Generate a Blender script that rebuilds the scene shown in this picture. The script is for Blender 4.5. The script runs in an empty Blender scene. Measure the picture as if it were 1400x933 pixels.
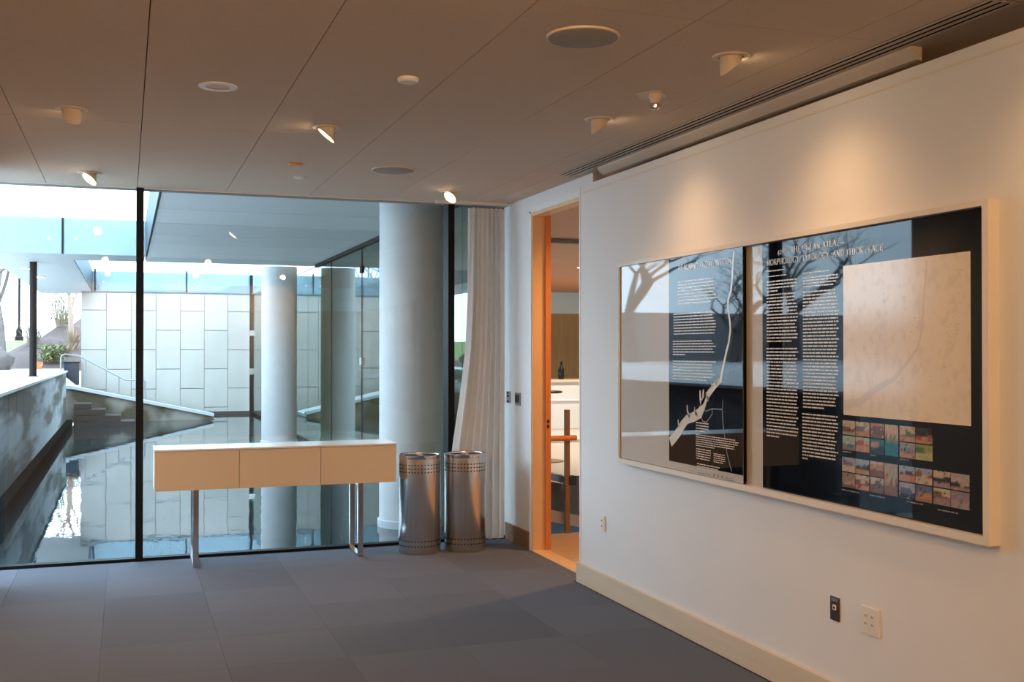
import bpy, bmesh, math, random
from mathutils import Vector, Matrix
random.seed(7)
R = math.radians
scene = bpy.context.scene
C = scene.collection

# ------------------------------------------------------------------ camera
F_PX, YAW, PITCH, EYE = 1470.0, R(19.76), math.atan(13/1470.0), 1.6
cam_d = bpy.data.cameras.new('camera'); cam = bpy.data.objects.new('camera', cam_d); C.objects.link(cam)
cam_d.sensor_width = 36.0; cam_d.lens = 36.0*F_PX/1400.0; cam_d.clip_end = 300
cam.location = (0, 0, EYE); cam.rotation_euler = (math.pi/2 + PITCH, 0, -YAW)
scene.camera = cam

# ------------------------------------------------------------------ world / exposure
SKY_STRENGTH = 4.9
w = bpy.data.worlds.new('overcast'); scene.world = w; w.use_nodes = True
bg = w.node_tree.nodes['Background']; bg.inputs['Color'].default_value = (0.585, 0.80, 1.0, 1); bg.inputs['Strength'].default_value = SKY_STRENGTH
vs = scene.view_settings; vs.view_transform = 'Standard'; vs.look = 'None'; vs.gamma = 1.0; vs.use_curve_mapping = False
vs.exposure = 0.97
WARM = (1.0, 0.58, 0.275)
SPOT_W = 29.0
WALL_W = 10.0

# ------------------------------------------------------------------ geometry constants (metres)
GY = 8.70        # glazed front wall
DX = 3.06        # wall with the doorway, and the glazed wall beyond it
PX = 2.96        # furred-out wall that carries the posters
CZ = 2.84        # ceiling
WZ = -0.05       # pool water
SZ = 3.07        # underside of the outdoor slabs
FY = 28.7        # panelled stone wall across the pool
TX, TZ = -1.2, 1.17   # terrace edge and level

# pixel (1400x933) -> point on a plane
_f = Vector((math.sin(YAW)*math.cos(PITCH), math.cos(YAW)*math.cos(PITCH), math.sin(PITCH)))
_r = Vector((math.cos(YAW), -math.sin(YAW), 0)); _u = _r.cross(_f)
def _ray(x, y): return _f + _r*((x-700)/F_PX) - _u*((y-466.5)/F_PX)
def onX(x, y, v): d = _ray(x, y); return Vector((0, 0, EYE)) + d*(v/d.x)
def onY(x, y, v): d = _ray(x, y); return Vector((0, 0, EYE)) + d*(v/d.y)
def onZ(x, y, v): d = _ray(x, y); return Vector((0, 0, EYE)) + d*((v-EYE)/d.z)

# ------------------------------------------------------------------ materials
def _mat(name):
    m = bpy.data.materials.new(name); m.use_nodes = True
    nt = m.node_tree; return m, nt, nt.nodes['Principled BSDF']
def mat(name, col, rough=0.6, metal=0.0, spec=0.5, noise=0.0, scale=20.0, bump=0.0, coat=0.0, stretch=(1,1,1), rnd=0.0, emit=None, estr=0.0):
    m, nt, b = _mat(name); N, L = nt.nodes, nt.links
    b.inputs['Roughness'].default_value = rough; b.inputs['Metallic'].default_value = metal
    b.inputs['Specular IOR Level'].default_value = spec; b.inputs['Coat Weight'].default_value = coat; b.inputs['Coat Roughness'].default_value = 0.02
    b.inputs['Base Color'].default_value = (*col, 1)
    if emit: b.inputs['Emission Color'].default_value = (*emit, 1); b.inputs['Emission Strength'].default_value = estr
    if noise or bump or rnd:
        tc = N.new('ShaderNodeTexCoord'); mp = N.new('ShaderNodeMapping'); mp.inputs['Scale'].default_value = stretch
        nz = N.new('ShaderNodeTexNoise'); nz.inputs['Scale'].default_value = scale; nz.inputs['Detail'].default_value = 4
        geo = N.new('ShaderNodeNewGeometry')
        L.new(geo.outputs['Position'], mp.inputs['Vector']); L.new(mp.outputs['Vector'], nz.inputs['Vector'])
        fac = nz.outputs['Fac']
        mr = N.new('ShaderNodeMapRange'); mr.inputs['From Min'].default_value = .25; mr.inputs['From Max'].default_value = .75
        mr.inputs['To Min'].default_value = 1-noise; mr.inputs['To Max'].default_value = 1+noise
        L.new(fac, mr.inputs['Value']); val = mr.outputs['Result']
        if rnd:
            oi = N.new('ShaderNodeObjectInfo'); r2 = N.new('ShaderNodeMapRange')
            r2.inputs['To Min'].default_value = 1-rnd; r2.inputs['To Max'].default_value = 1+rnd
            L.new(oi.outputs['Random'], r2.inputs['Value'])
            mu = N.new('ShaderNodeMath'); mu.operation = 'MULTIPLY'; L.new(val, mu.inputs[0]); L.new(r2.outputs['Result'], mu.inputs[1]); val = mu.outputs[0]
        vm = N.new('ShaderNodeVectorMath'); vm.operation = 'SCALE'; vm.inputs[0].default_value = col
        L.new(val, vm.inputs['Scale']); L.new(vm.outputs['Vector'], b.inputs['Base Color'])
        if bump:
            bp = N.new('ShaderNodeBump'); bp.inputs['Strength'].default_value = bump; bp.inputs['Distance'].default_value = 0.01
            L.new(fac, bp.inputs['Height']); L.new(bp.outputs['Normal'], b.inputs['Normal'])
    return m
def glass(name, tint=(.97, .99, .98), f0=0.04, body=None, bodyfac=0.0):
    """thin architectural pane: clear transmission plus an angle-dependent mirror reflection"""
    m = bpy.data.materials.new(name); m.use_nodes = True; nt = m.node_tree; N, L = nt.nodes, nt.links
    N.remove(N['Principled BSDF']); out = N['Material Output']
    geo = N.new('ShaderNodeNewGeometry'); dt = N.new('ShaderNodeVectorMath'); dt.operation = 'DOT_PRODUCT'
    L.new(geo.outputs['Normal'], dt.inputs[0]); L.new(geo.outputs['Incoming'], dt.inputs[1])
    def mth(op, a, bv=None):
        n = N.new('ShaderNodeMath'); n.operation = op
        for i, v in enumerate((a, bv)):
            if v is None: continue
            if isinstance(v, (int, float)): n.inputs[i].default_value = v
            else: L.new(v, n.inputs[i])
        return n.outputs[0]
    c = mth('ABSOLUTE', dt.outputs['Value']); p = mth('POWER', mth('SUBTRACT', 1.0, c), 5.0)
    fr = mth('ADD', mth('MULTIPLY', p, 1-f0), f0)
    tr = N.new('ShaderNodeBsdfTransparent'); tr.inputs['Color'].default_value = (*tint, 1)
    gl = N.new('ShaderNodeBsdfGlossy'); gl.inputs['Roughness'].default_value = 0.0
    base = tr.outputs[0]
    if body:
        df = N.new('ShaderNodeBsdfDiffuse'); df.inputs['Color'].default_value = (*body, 1)
        tl = N.new('ShaderNodeBsdfTranslucent'); tl.inputs['Color'].default_value = (*body, 1)
        m2 = N.new('ShaderNodeMixShader'); m2.inputs[0].default_value = .5; L.new(df.outputs[0], m2.inputs[1]); L.new(tl.outputs[0], m2.inputs[2])
        m3 = N.new('ShaderNodeMixShader'); m3.inputs[0].default_value = bodyfac; L.new(base, m3.inputs[1]); L.new(m2.outputs[0], m3.inputs[2]); base = m3.outputs[0]
    mx = N.new('ShaderNodeMixShader'); L.new(fr, mx.inputs[0]); L.new(base, mx.inputs[1]); L.new(gl.outputs[0], mx.inputs[2])
    L.new(mx.outputs[0], out.inputs['Surface']); return m
def water():
    m, nt, b = _mat('pool_water'); N, L = nt.nodes, nt.links
    b.inputs['Base Color'].default_value = (.010, .018, .022, 1); b.inputs['Roughness'].default_value = .015; b.inputs['IOR'].default_value = 1.5
    geo = N.new('ShaderNodeNewGeometry'); mp = N.new('ShaderNodeMapping'); mp.inputs['Scale'].default_value = (1.0, .55, 1)
    nz = N.new('ShaderNodeTexNoise'); nz.inputs['Scale'].default_value = 3.2; nz.inputs['Detail'].default_value = 3
    L.new(geo.outputs['Position'], mp.inputs['Vector']); L.new(mp.outputs['Vector'], nz.inputs['Vector'])
    bp = N.new('ShaderNodeBump'); bp.inputs['Strength'].default_value = .035; bp.inputs['Distance'].default_value = .05
    L.new(nz.outputs['Fac'], bp.inputs['Height']); L.new(bp.outputs['Normal'], b.inputs['Normal']); return m
def two_tone(name, c1, c2, scale, lo, hi, rough=.8, stretch=(1,1,1), zlo=None, zhi=None):
    m, nt, b = _mat(name); N, L = nt.nodes, nt.links; b.inputs['Roughness'].default_value = rough
    geo = N.new('ShaderNodeNewGeometry'); mp = N.new('ShaderNodeMapping'); mp.inputs['Scale'].default_value = stretch
    nz = N.new('ShaderNodeTexNoise'); nz.inputs['Scale'].default_value = scale; nz.inputs['Detail'].default_value = 6
    L.new(geo.outputs['Position'], mp.inputs['Vector']); L.new(mp.outputs['Vector'], nz.inputs['Vector'])
    mr = N.new('ShaderNodeMapRange'); mr.inputs['From Min'].default_value = lo; mr.inputs['From Max'].default_value = hi; L.new(nz.outputs['Fac'], mr.inputs['Value'])
    mx = N.new('ShaderNodeMix'); mx.data_type = 'RGBA'; mx.inputs['A'].default_value = (*c1, 1); mx.inputs['B'].default_value = (*c2, 1)
    L.new(mr.outputs['Result'], mx.inputs['Factor']); L.new(mx.outputs['Result'], b.inputs['Base Color']); return m
def print_colours(name):
    m, nt, b = _mat(name); N, L = nt.nodes, nt.links; at = N.new('ShaderNodeAttribute'); at.attribute_name = 'Col'
    L.new(at.outputs['Color'], b.inputs['Base Color']); b.inputs['Roughness'].default_value = .05; return m

M = dict(
 carpet=mat('carpet', (.115,.127,.155), .95, noise=.22, scale=260, rnd=.09, spec=.1),
 carpet_base=mat('carpet_base', (.05,.05,.052), .95),
 ceil=mat('ceiling_panel', (.585,.475,.38), .85, noise=.07, scale=160, spec=.2),
 ceil_back=mat('ceiling_void', (.10,.085,.07), .9),
 white_wall=mat('wall_paint', (.74,.73,.72), .75, spec=.25, noise=.012, scale=3),
 trimw=mat('trim_white', (.76,.74,.71), .5),
 base_wood=mat('baseboard_maple', (.66,.55,.41), .45, noise=.06, scale=7, stretch=(1,.2,3)),
 brown_base=mat('baseboard_brown', (.22,.11,.05), .5),
 black=mat('black_steel', (.006,.006,.007), .5, spec=.12),
 dark=mat('dark_gap', (.005,.0045,.004), .9, spec=.05),
 chrome=mat('chrome', (.62,.62,.64), .12, metal=1),
 steel=mat('brushed_steel', (.68,.66,.64), .24, metal=1, noise=.08, scale=60, stretch=(1,1,.02)),
 cream=mat('cream_lacquer', (.69,.58,.44), .55),
 top_white=mat('white_top', (.85,.86,.86), .12),
 concrete=mat('column_concrete', (.45,.45,.445), .6, noise=.06, scale=5),
 concrete_base=mat('column_collar', (.40,.42,.44), .5),
 stone=mat('stone_panel', (.315,.288,.262), .7, noise=.05, scale=2.5, rnd=.035),
 joint=mat('stone_joint', (.20,.22,.23), .9),
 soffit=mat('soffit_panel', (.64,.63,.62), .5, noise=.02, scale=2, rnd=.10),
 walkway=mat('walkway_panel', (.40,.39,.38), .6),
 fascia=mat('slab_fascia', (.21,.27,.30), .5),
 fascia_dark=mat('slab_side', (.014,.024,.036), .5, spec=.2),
 clear=glass('window_glass', (.965,.985,.98)),
 side=glass('pavilion_glass', (.50,.68,.64), f0=.07),
 balus=glass('balustrade_glass', (.90,.96,.98), body=(.42,.54,.60), bodyfac=.15),
 water=water(), poolbed=mat('pool_bed', (.02,.022,.024), .9),
 kerb=mat('black_granite', (.008,.008,.008), .9, spec=0.0),
 terrace=mat('terrace_paving', (.55,.55,.55), .8, noise=.04, scale=2),
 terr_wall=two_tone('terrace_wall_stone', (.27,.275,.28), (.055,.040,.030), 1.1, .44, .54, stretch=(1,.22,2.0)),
 ramp_wall=two_tone('ramp_stone', (.22,.20,.17), (.045,.038,.022), 1.3, .42, .58),
 dark_stone=mat('wet_dark_stone', (.022,.016,.013), .55, noise=.4, scale=6),
 coping=mat('coping_stone', (.40,.41,.42), .5),
 mulch=mat('mulch', (.055,.030,.027), .95, noise=.5, scale=9, bump=.6),
 lawn=mat('lawn', (.15,.19,.07), .9, noise=.3, scale=6),
 path=mat('path_concrete', (.45,.45,.46), .85),
 bark=mat('bark', (.10,.085,.075), .95, noise=.25, scale=8),
 bark_red=mat('bark_pale', (.30,.20,.15), .95),
 twig=mat('dry_grass', (.24,.18,.12), .95),
 green=mat('shrub_leaf', (.13,.15,.05), .8),
 boulder=mat('boulder', (.10,.075,.07), .9, noise=.3, scale=6),
 orange_pl=mat('orange_plastic', (.85,.16,.04), .5),
 lamp_on=mat('lamp_lens', (.8,.7,.5), .4, emit=(1.0,.72,.38), estr=14.0),
 soffit_lamp=mat('soffit_lamp_lens', (.8,.75,.6), .4, emit=(1.0,.80,.50), estr=6.0),
 fixture=mat('fixture_paint', (.62,.52,.42), .5), fixture_white=mat('fixture_white', (.72,.70,.68), .4),
 grille=mat('speaker_mesh', (.30,.27,.24), .7, noise=.3, scale=420), amber=mat('amber_cover', (.66,.34,.10), .4),
 curtain=None, navy=mat('navy_print', (.004,.0065,.012), .02, coat=0.0, spec=.28), mount=mat('mount_board', (.52,.49,.44), .02, spec=.34),
 frame=mat('frame_cream', (.72,.64,.54), .5), frame_side=mat('frame_lit_tan', (.52,.38,.22), .5), ink=mat('cream_ink', (.66,.60,.52), .15), grey_ink=mat('grey_ink', (.22,.23,.25), .2), dark_ink=mat('dark_ink', (.06,.055,.05), .3),
 mapsheet=two_tone('map_print', (.72,.62,.47), (.65,.56,.43), 20, .50, .66, rough=.12, stretch=(1,1.2,1)), mapriver=mat('map_river', (.61,.53,.43), .12),
 photo=print_colours('photo_print'),
 plate=mat('plate_white', (.76,.72,.66), .35), plate_grey=mat('plate_grey', (.30,.30,.30), .35, metal=.6), plate_dark=mat('plate_bronze', (.07,.055,.05), .3, metal=.3),
 jamb=mat('door_jamb_wood', (.72,.46,.24), .5, noise=.04, scale=4, stretch=(4,4,.4)), door_edge=mat('door_edge_wood', (.62,.20,.05), .5),
 wood_floor=mat('lobby_wood_floor', (.60,.40,.22), .3, noise=.1, scale=5, stretch=(.4,4,1)), pale_floor=mat('lobby_pale_floor', (.62,.56,.50), .35),
 wood_ceiling=mat('lobby_ceiling_wood', (.55,.25,.12), .5, noise=.10, scale=7, stretch=(.3,6,1)), wood_wall=mat('lobby_wall_wood', (.46,.29,.13), .5, noise=.12, scale=4, stretch=(6,6,.3)),
 white_paint=mat('lobby_white', (.75,.76,.78), .4), bluewhite=mat('clerestory_pane', (.72,.84,.92), .3), rail_wood=mat('handrail_wood', (.66,.24,.07), .4), post=mat('post_bronze', (.20,.11,.06), .4), blue=mat('blue_edge', (.08,.22,.55), .2), stringer=mat('stringer_grey', (.30,.27,.25), .5), void=mat('stair_dark', (.05,.07,.08), .3), bottle=mat('bottle_black', (.012,.012,.012), .2),
)
def curtain_mat():
    m = bpy.data.materials.new('sheer_curtain'); m.use_nodes = True; nt = m.node_tree; N, L = nt.nodes, nt.links; N.remove(N['Principled BSDF'])
    d = N.new('ShaderNodeBsdfDiffuse'); d.inputs['Color'].default_value = (.82,.78,.74,1); t = N.new('ShaderNodeBsdfTranslucent'); t.inputs['Color'].default_value = (.80,.78,.75,1)
    mx = N.new('ShaderNodeMixShader'); mx.inputs[0].default_value = .45; L.new(d.outputs[0], mx.inputs[1]); L.new(t.outputs[0], mx.inputs[2]); L.new(mx.outputs[0], N['Material Output'].inputs['Surface']); return m
M['curtain'] = curtain_mat()

# ------------------------------------------------------------------ builders
ORG = {}
class MB:
    def __init__(s): s.v = []; s.f = []; s.c = []
    def box(s, x0, x1, y0, y1, z0, z1):
        b = len(s.v); s.v += [(x, y, z) for z in (z0, z1) for y in (y0, y1) for x in (x0, x1)]
        s.f += [tuple(b+i for i in q) for q in ((0,2,3,1),(4,5,7,6),(0,1,5,4),(2,6,7,3),(0,4,6,2),(1,3,7,5))]; return s
    def poly(s, pts, flip=False):
        b = len(s.v); s.v += [tuple(p) for p in pts]; ids = tuple(range(b, b+len(pts))); s.f.append(ids[::-1] if flip else ids); return s
    def prism(s, pts, vec):
        n = len(pts); b = len(s.v); vec = Vector(vec); s.v += [tuple(p) for p in pts] + [tuple(Vector(p)+vec) for p in pts]
        s.f.append(tuple(range(b+n-1, b-1, -1))); s.f.append(tuple(range(b+n, b+2*n)))
        for i in range(n): j = (i+1) % n; s.f.append((b+i, b+j, b+n+j, b+n+i))
        return s
    def tube(s, pts, rad, n=10, cap=True):
        pts = [Vector(p) for p in pts]; rad = rad if isinstance(rad, (list, tuple)) else [rad]*len(pts); b = len(s.v); prev = None
        for i, p in enumerate(pts):
            t = (pts[min(i+1, len(pts)-1)] - pts[max(i-1, 0)]).normalized()
            if prev is None: a = Vector((0,0,1)) if abs(t.z) < .9 else Vector((1,0,0)); e1 = t.cross(a).normalized()
            else: e1 = (prev - t*prev.dot(t)).normalized()
            prev = e1; e2 = t.cross(e1)
            for k in range(n): a = 2*math.pi*k/n; s.v.append(tuple(p + (e1*math.cos(a)+e2*math.sin(a))*rad[i]))
        for i in range(len(pts)-1):
            for k in range(n): k2 = (k+1) % n; s.f.append((b+i*n+k, b+i*n+k2, b+(i+1)*n+k2, b+(i+1)*n+k))
        if cap: s.f.append(tuple(b+k for k in range(n-1, -1, -1))); e = b+(len(pts)-1)*n; s.f.append(tuple(e+k for k in range(n)))
        return s
    def lathe(s, prof, c=(0,0,0), n=32, cap=True):
        b = len(s.v)
        for r, z in prof:
            for k in range(n): a = 2*math.pi*k/n; s.v.append((c[0]+r*math.cos(a), c[1]+r*math.sin(a), c[2]+z))
        for i in range(len(prof)-1):
            for k in range(n): k2 = (k+1) % n; s.f.append((b+i*n+k, b+i*n+k2, b+(i+1)*n+k2, b+(i+1)*n+k))
        if cap: s.f.append(tuple(b+k for k in range(n-1, -1, -1))); e = b+(len(prof)-1)*n; s.f.append(tuple(e+k for k in range(n)))
        return s
    def build(s, name, m, parent=None, smooth=False, origin=None, bevel=0):
        o0 = Vector(ORG.get(parent.name, (0,0,0))) if parent else Vector(origin or (0,0,0))
        me = bpy.data.meshes.new(name); me.from_pydata([tuple(Vector(v)-o0) for v in s.v], [], s.f); me.update()
        bm = bmesh.new(); bm.from_mesh(me); bmesh.ops.recalc_face_normals(bm, faces=bm.faces) if not s.c else None
        bm.to_mesh(me); bm.free()
        if m: me.materials.append(M[m] if isinstance(m, str) else m)
        if smooth:
            for p in me.polygons: p.use_smooth = True
            try: me.set_sharp_from_angle(angle=R(35))
            except Exception: pass
        ob = bpy.data.objects.new(name, me); C.objects.link(ob)
        if parent: ob.parent = parent
        else: ob.location = o0
        ORG[ob.name] = o0
        if bevel:
            bv = ob.modifiers.new('bevel', 'BEVEL'); bv.width = bevel; bv.segments = 2; bv.limit_method = 'ANGLE'
        return ob
def thing(name, loc, label, cat, group=None):
    o = bpy.data.objects.new(name, None); C.objects.link(o); o.location = loc; o.empty_display_size = .1; ORG[o.name] = Vector(loc)
    return tag(o, label, cat, group)
def tag(o, label, cat=None, group=None):
    o['label'] = label
    if cat: o['category'] = cat
    if group: o['group'] = group
    return o
def struct(o, label=None):
    o['kind'] = 'structure'
    if label: o['label'] = label; o['category'] = o.name.split('_')[0].split('.')[0]
    return o
def share(src, name, loc, parent):
    o = bpy.data.objects.new(name, src.data); C.objects.link(o); o.parent = parent; o.location = loc; return o
def box(*a): return MB().box(*a)

# ------------------------------------------------------------------ room shell
X0, Y0 = -.90, -3.5
fl = struct(box(X0, DX+.02, Y0, GY+.06, -.2, -.008).build('floor', 'carpet_base'), 'dark grey carpet tile floor of the gallery room')
TS = .61
proto = None
for i in range(7):
    for j in range(11):
        x, y = 2.93-TS*(i+1), GY-.07-TS*(j+1)
        if x < X0: continue
        if proto is None: proto = MB().box(.0007, TS-.0007, .0007, TS-.0007, 0, .0075).build('carpet_tile', 'carpet', fl); proto.location = (x, y, -.0075)
        else: share(proto, 'carpet_tile', (x, y, -.0075), fl)
ye = GY-.07-TS*11
for j in range(11): box(X0+.03, 2.93-TS*6-.001, GY-.07-TS*(j+1)+.0007, GY-.07-TS*j-.0007, -.0075, 0).build('carpet_tile', 'carpet', fl)
box(2.93, DX, 6.9, GY-.07, -.0075, 0).build('carpet_tile', 'carpet', fl); box(X0+.03, 2.93, Y0, ye, -.0075, 0).build('carpet_tile', 'carpet', fl)

ce = struct(box(X0-.03, 3.35, Y0-.2, GY+.10, CZ+.014, 3.67).build('ceiling', 'ceil_back'), 'beige fibre panel ceiling with fine shadow joints')
xs = [-.90, -.556, .079, .730, 1.372, 2.015, 2.655, 2.862]; ys = [-3.5, -1.75, .9, 3.55, 6.20, GY-.05]
for i in range(len(xs)-1):
    for j in range(len(ys)-1):
        g = .0022
        box(xs[i]+g, xs[i+1]-g, ys[j]+g*.6, ys[j+1]-g*.6, CZ, CZ+.0135).build('ceiling_panel', 'ceil', ce)
# ceiling strip beyond the slot diffuser
box(2.996, 3.25, Y0, 7.06, CZ, CZ+.0135).build('ceiling_panel', 'ceil', ce)
box(2.866, 3.30, 7.07, GY-.05, CZ, CZ+.0135).build('ceiling_panel', 'ceil', ce); box(2.866, 2.992, Y0, 2.98, CZ, CZ+.0135).build('ceiling_panel', 'ceil', ce)

struct(box(X0, 3.3, Y0-.2, Y0, -.2, 3.0).build('wall_back', 'white_wall'), 'plain white end wall opposite the glazing')
pw = struct(box(PX, 3.34, Y0, 6.845, -.01, 2.735).build('wall_right', 'white_wall'), 'furred-out white wall carrying the long framed display')
box(PX-.004, PX+.01, Y0, 6.846, 2.682, 2.690).build('reveal_bead', 'frame', pw)
box(PX-.004, PX+.06, 6.835, 6.852, .14, 2.735).build('corner_bead', 'trimw', pw)
box(3.26, 3.34, Y0, 6.84, 2.735, CZ).build('upper_wall', 'ceil', pw)
# wall with the doorway
dw = struct(MB().box(DX, DX+.09, 8.045, GY+.02, -.01, CZ+.01).box(DX, DX+.09, 6.85, 8.045, 2.70, CZ+.01).build('wall_door', 'white_wall'), 'short white wall with the tall doorway beside the curtain')
bb = struct(box(PX-.022, PX, Y0, 6.868, 0, .138).build('baseboard_right', 'base_wood', bevel=.003), 'pale maple baseboard along the white display wall')
box(PX, PX+.36, 6.846, 6.868, 0, .138).build('return_piece', 'base_wood', bb)
struct(box(DX-.015, DX, 8.10, GY-.04, 0, .14).build('baseboard_corner', 'brown_base'), 'short brown baseboard between curtain and doorway')
# door lining
d1 = struct(MB().box(DX-.012, DX+.004, 8.035, 8.075, 0, 2.715).box(DX-.012, DX+.004, 6.87, 8.075, 2.70, 2.74).build('door_1', 'trimw'), 'tall doorway with warm wooden lining open to the lobby')
box(DX-.004, DX+.10, 8.02, 8.045, 0, 2.70).build('jamb', 'jamb', d1); box(DX-.004, DX+.10, 6.87, 8.02, 2.675, 2.70).build('head_jamb', 'jamb', d1)
box(DX-.004, DX+.10, 6.87, 6.90, 0, 2.675).build('jamb', 'jamb', d1)
de = box(DX+.10, DX+.145, 8.00, 8.045, .01, 2.68).build('door_edge', 'door_edge', d1); tag(de, 'orange brown edge of the open door')
box(DX+.112, DX+.13, 7.996, 8.002, .98, 1.005).build('latch', 'bottle', de); box(DX+.112, DX+.13, 7.996, 8.002, 1.02, 1.045).build('latch', 'bottle', de)
box(DX-.01, DX+.12, 6.87, 8.02, 0, .006).build('threshold', 'jamb', d1)

# glazed front wall
w1 = struct(box(X0, DX, GY-.03, GY+.05, 0, .018).build('window_1', 'black'), 'full-height glazed wall onto the pool with black mullions')
box(X0, DX, GY-.05, GY+.05, CZ-.012, CZ+.02).build('head_track', 'grille', w1); box(X0, DX, GY-.06, GY-.045, CZ-.008, CZ+.012).build('head_trim', 'trimw', w1)
mull = [.100, 2.565]
for x in mull: box(x-.027, x+.027, GY-.06, GY+.09, 0, CZ).build('mullion', 'black', w1)
pe = [X0]+mull+[DX]
for a, b in zip(pe, pe[1:]): box(a+(.027 if a in mull else 0), b-(.027 if b in mull else 0), GY+.01, GY+.022, .018, CZ-.012).build('glass_pane', 'clear', w1)

LGY = 8.03
w3 = struct(box(X0-.05, X0+.03, LGY, GY-.03, -.01, .018).build('window_3', 'black'), 'narrow full-height pane returning at the glass corner')
box(X0-.02, X0+.02, LGY, GY-.06, CZ-.012, CZ+.012).build('head_track', 'grille', w3); box(X0-.012, X0, LGY, GY+.01, .018, CZ-.012).build('glass_pane', 'clear', w3)
struct(box(X0-.2, X0, Y0-.2, LGY, -.2, 3.0).build('wall_left', 'white_wall'), 'plain white side wall facing the long framed display')

# ------------------------------------------------------------------ outdoors: pool, slabs, walls
struct(box(-9, 14, GY+.06, FY+.5, -1.2, -.9).build('pool_bed', 'poolbed'), 'dark bed of the reflecting pool')
wt = MB().prism([(TX+.12, GY+.05, WZ-.02), (DX, GY+.05, WZ-.02), (DX, FY-.11, WZ-.02), (2.0, FY-.11, WZ-.02), (2.0, 26.42, WZ-.02), (TX+.12, 26.42, WZ-.02)], (0, 0, .02)).build('pool_water', 'water'); tag(wt, 'still dark water of the courtyard reflecting pool', 'water'); wt['kind'] = 'stuff'
struct(box(X0-.4, DX, GY+.045, GY+.12, -1, -.012).build('pool_edge', 'dark'), 'dark pool edge along the glazed wall')

# stone panelled wall across the pool
sw = struct(box(-1.04, 14, FY+.02, FY+.5, -1, SZ+.02).build('wall_courtyard', 'joint'), 'pale stone panelled wall across the pool')
px0 = -1.045; pwid = .589; protos = {}
for i in range(14):
    xa = px0+i*pwid
    off = (.0, .52)[i % 2] if i > 1 else (.0, .52)[i % 2]
    zs = [2.61, 1.62, .63, -.36] if i % 2 == 0 else [2.12, 1.13, .14]
    top = SZ-.02
    for zb in zs:
        zb2 = max(zb, -.3); h = top-zb2-.012
        if h > .05:
            key = round(h, 3)
            if key not in protos: protos[key] = MB().box(.006, pwid-.006, 0, .03, .006, h).build('stone_panel', 'stone', sw); protos[key].location = (xa, FY-.01, zb2)
            else: share(protos[key], 'stone_panel', (xa, FY-.01, zb2), sw)
        top = zb2
    if top > -.25:
        h = top+.3; key = round(h, 3)
        if key not in protos: protos[key] = MB().box(.006, pwid-.006, 0, .03, .006, h-.012).build('stone_panel', 'stone', sw); protos[key].location = (xa, FY-.01, -.3)
        else: share(protos[key], 'stone_panel', (xa, FY-.01, -.3), sw)
struct(box(-.3, DX, FY-.10, FY-.02, -.5, .03).build('pool_plinth', 'dark_stone'), 'dark wet plinth at the foot of the stone wall')

# raised slabs with glass balustrades
def slab(name, label, parts, mk='soffit'):
    o = None
    for a in parts:
        o2 = box(*a).build(name if o is None else 'slab_block', mk, o)
        if o is None: o = struct(o2, label)
    return o
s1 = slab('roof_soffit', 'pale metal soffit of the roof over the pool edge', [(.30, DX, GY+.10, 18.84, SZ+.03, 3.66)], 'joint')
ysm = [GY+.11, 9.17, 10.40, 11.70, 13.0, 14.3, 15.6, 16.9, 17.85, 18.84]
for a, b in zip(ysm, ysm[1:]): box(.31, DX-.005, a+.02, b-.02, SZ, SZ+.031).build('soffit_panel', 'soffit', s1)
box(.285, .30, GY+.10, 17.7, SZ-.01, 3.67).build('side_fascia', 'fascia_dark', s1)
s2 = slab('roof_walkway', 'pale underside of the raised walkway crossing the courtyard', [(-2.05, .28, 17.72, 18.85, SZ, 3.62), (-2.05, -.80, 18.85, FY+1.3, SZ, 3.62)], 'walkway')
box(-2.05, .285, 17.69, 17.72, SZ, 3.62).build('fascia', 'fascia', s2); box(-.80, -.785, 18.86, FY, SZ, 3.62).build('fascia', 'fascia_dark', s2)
s3 = slab('roof_terrace', 'slab edge of the upper terrace above the stone wall', [(-1.05, 14, FY+.04, FY+3, SZ+.02, 3.58)])
box(-.785, 14, FY-.02, FY+.04, SZ+.01, 3.58).build('fascia', 'fascia', s3)
def balustrade(name, label, pts_joint, z0, z1, mk, axis='x', fix=0.0, group=None):
    t = thing(name, (pts_joint[0] if axis == 'x' else fix, fix if axis == 'x' else pts_joint[0], z0), label, 'balustrade')
    for a, b in zip(pts_joint, pts_joint[1:]):
        (box(a+.012, b-.012, fix-.012, fix, z0, z1) if axis == 'x' else box(fix-.012, fix, a+.012, b-.012, z0, z1)).build('glass_panel', mk, t)
    for j in pts_joint[1:-1]:
        (box(j-.022, j+.022, fix-.001, fix+.012, z0, z0+.55) if axis == 'x' else box(fix-.001, fix+.012, j-.022, j+.022, z0, z0+.55)).build('joint_strip', 'black', t)
        for s in (-1, 1):
            if axis == 'x': MB().tube([(j+s*.19, fix+.02, z0+.22), (j+s*.19, fix-.025, z0+.22)], .022, 10).build('standoff', 'steel', t)
    return t
balustrade('glass_balustrade', 'pale blue glass balustrade on the walkway crossing the courtyard', [-2.05, -.905, .28], SZ+.005, 4.45, 'balus', 'x', 17.66)
balustrade('glass_balustrade', 'pale blue glass balustrade above the stone panelled wall', [-.78, -.723, 1.459, 3.64, 5.82, 8.0], SZ+.02, 4.30, 'balus', 'x', FY-.05)

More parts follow.
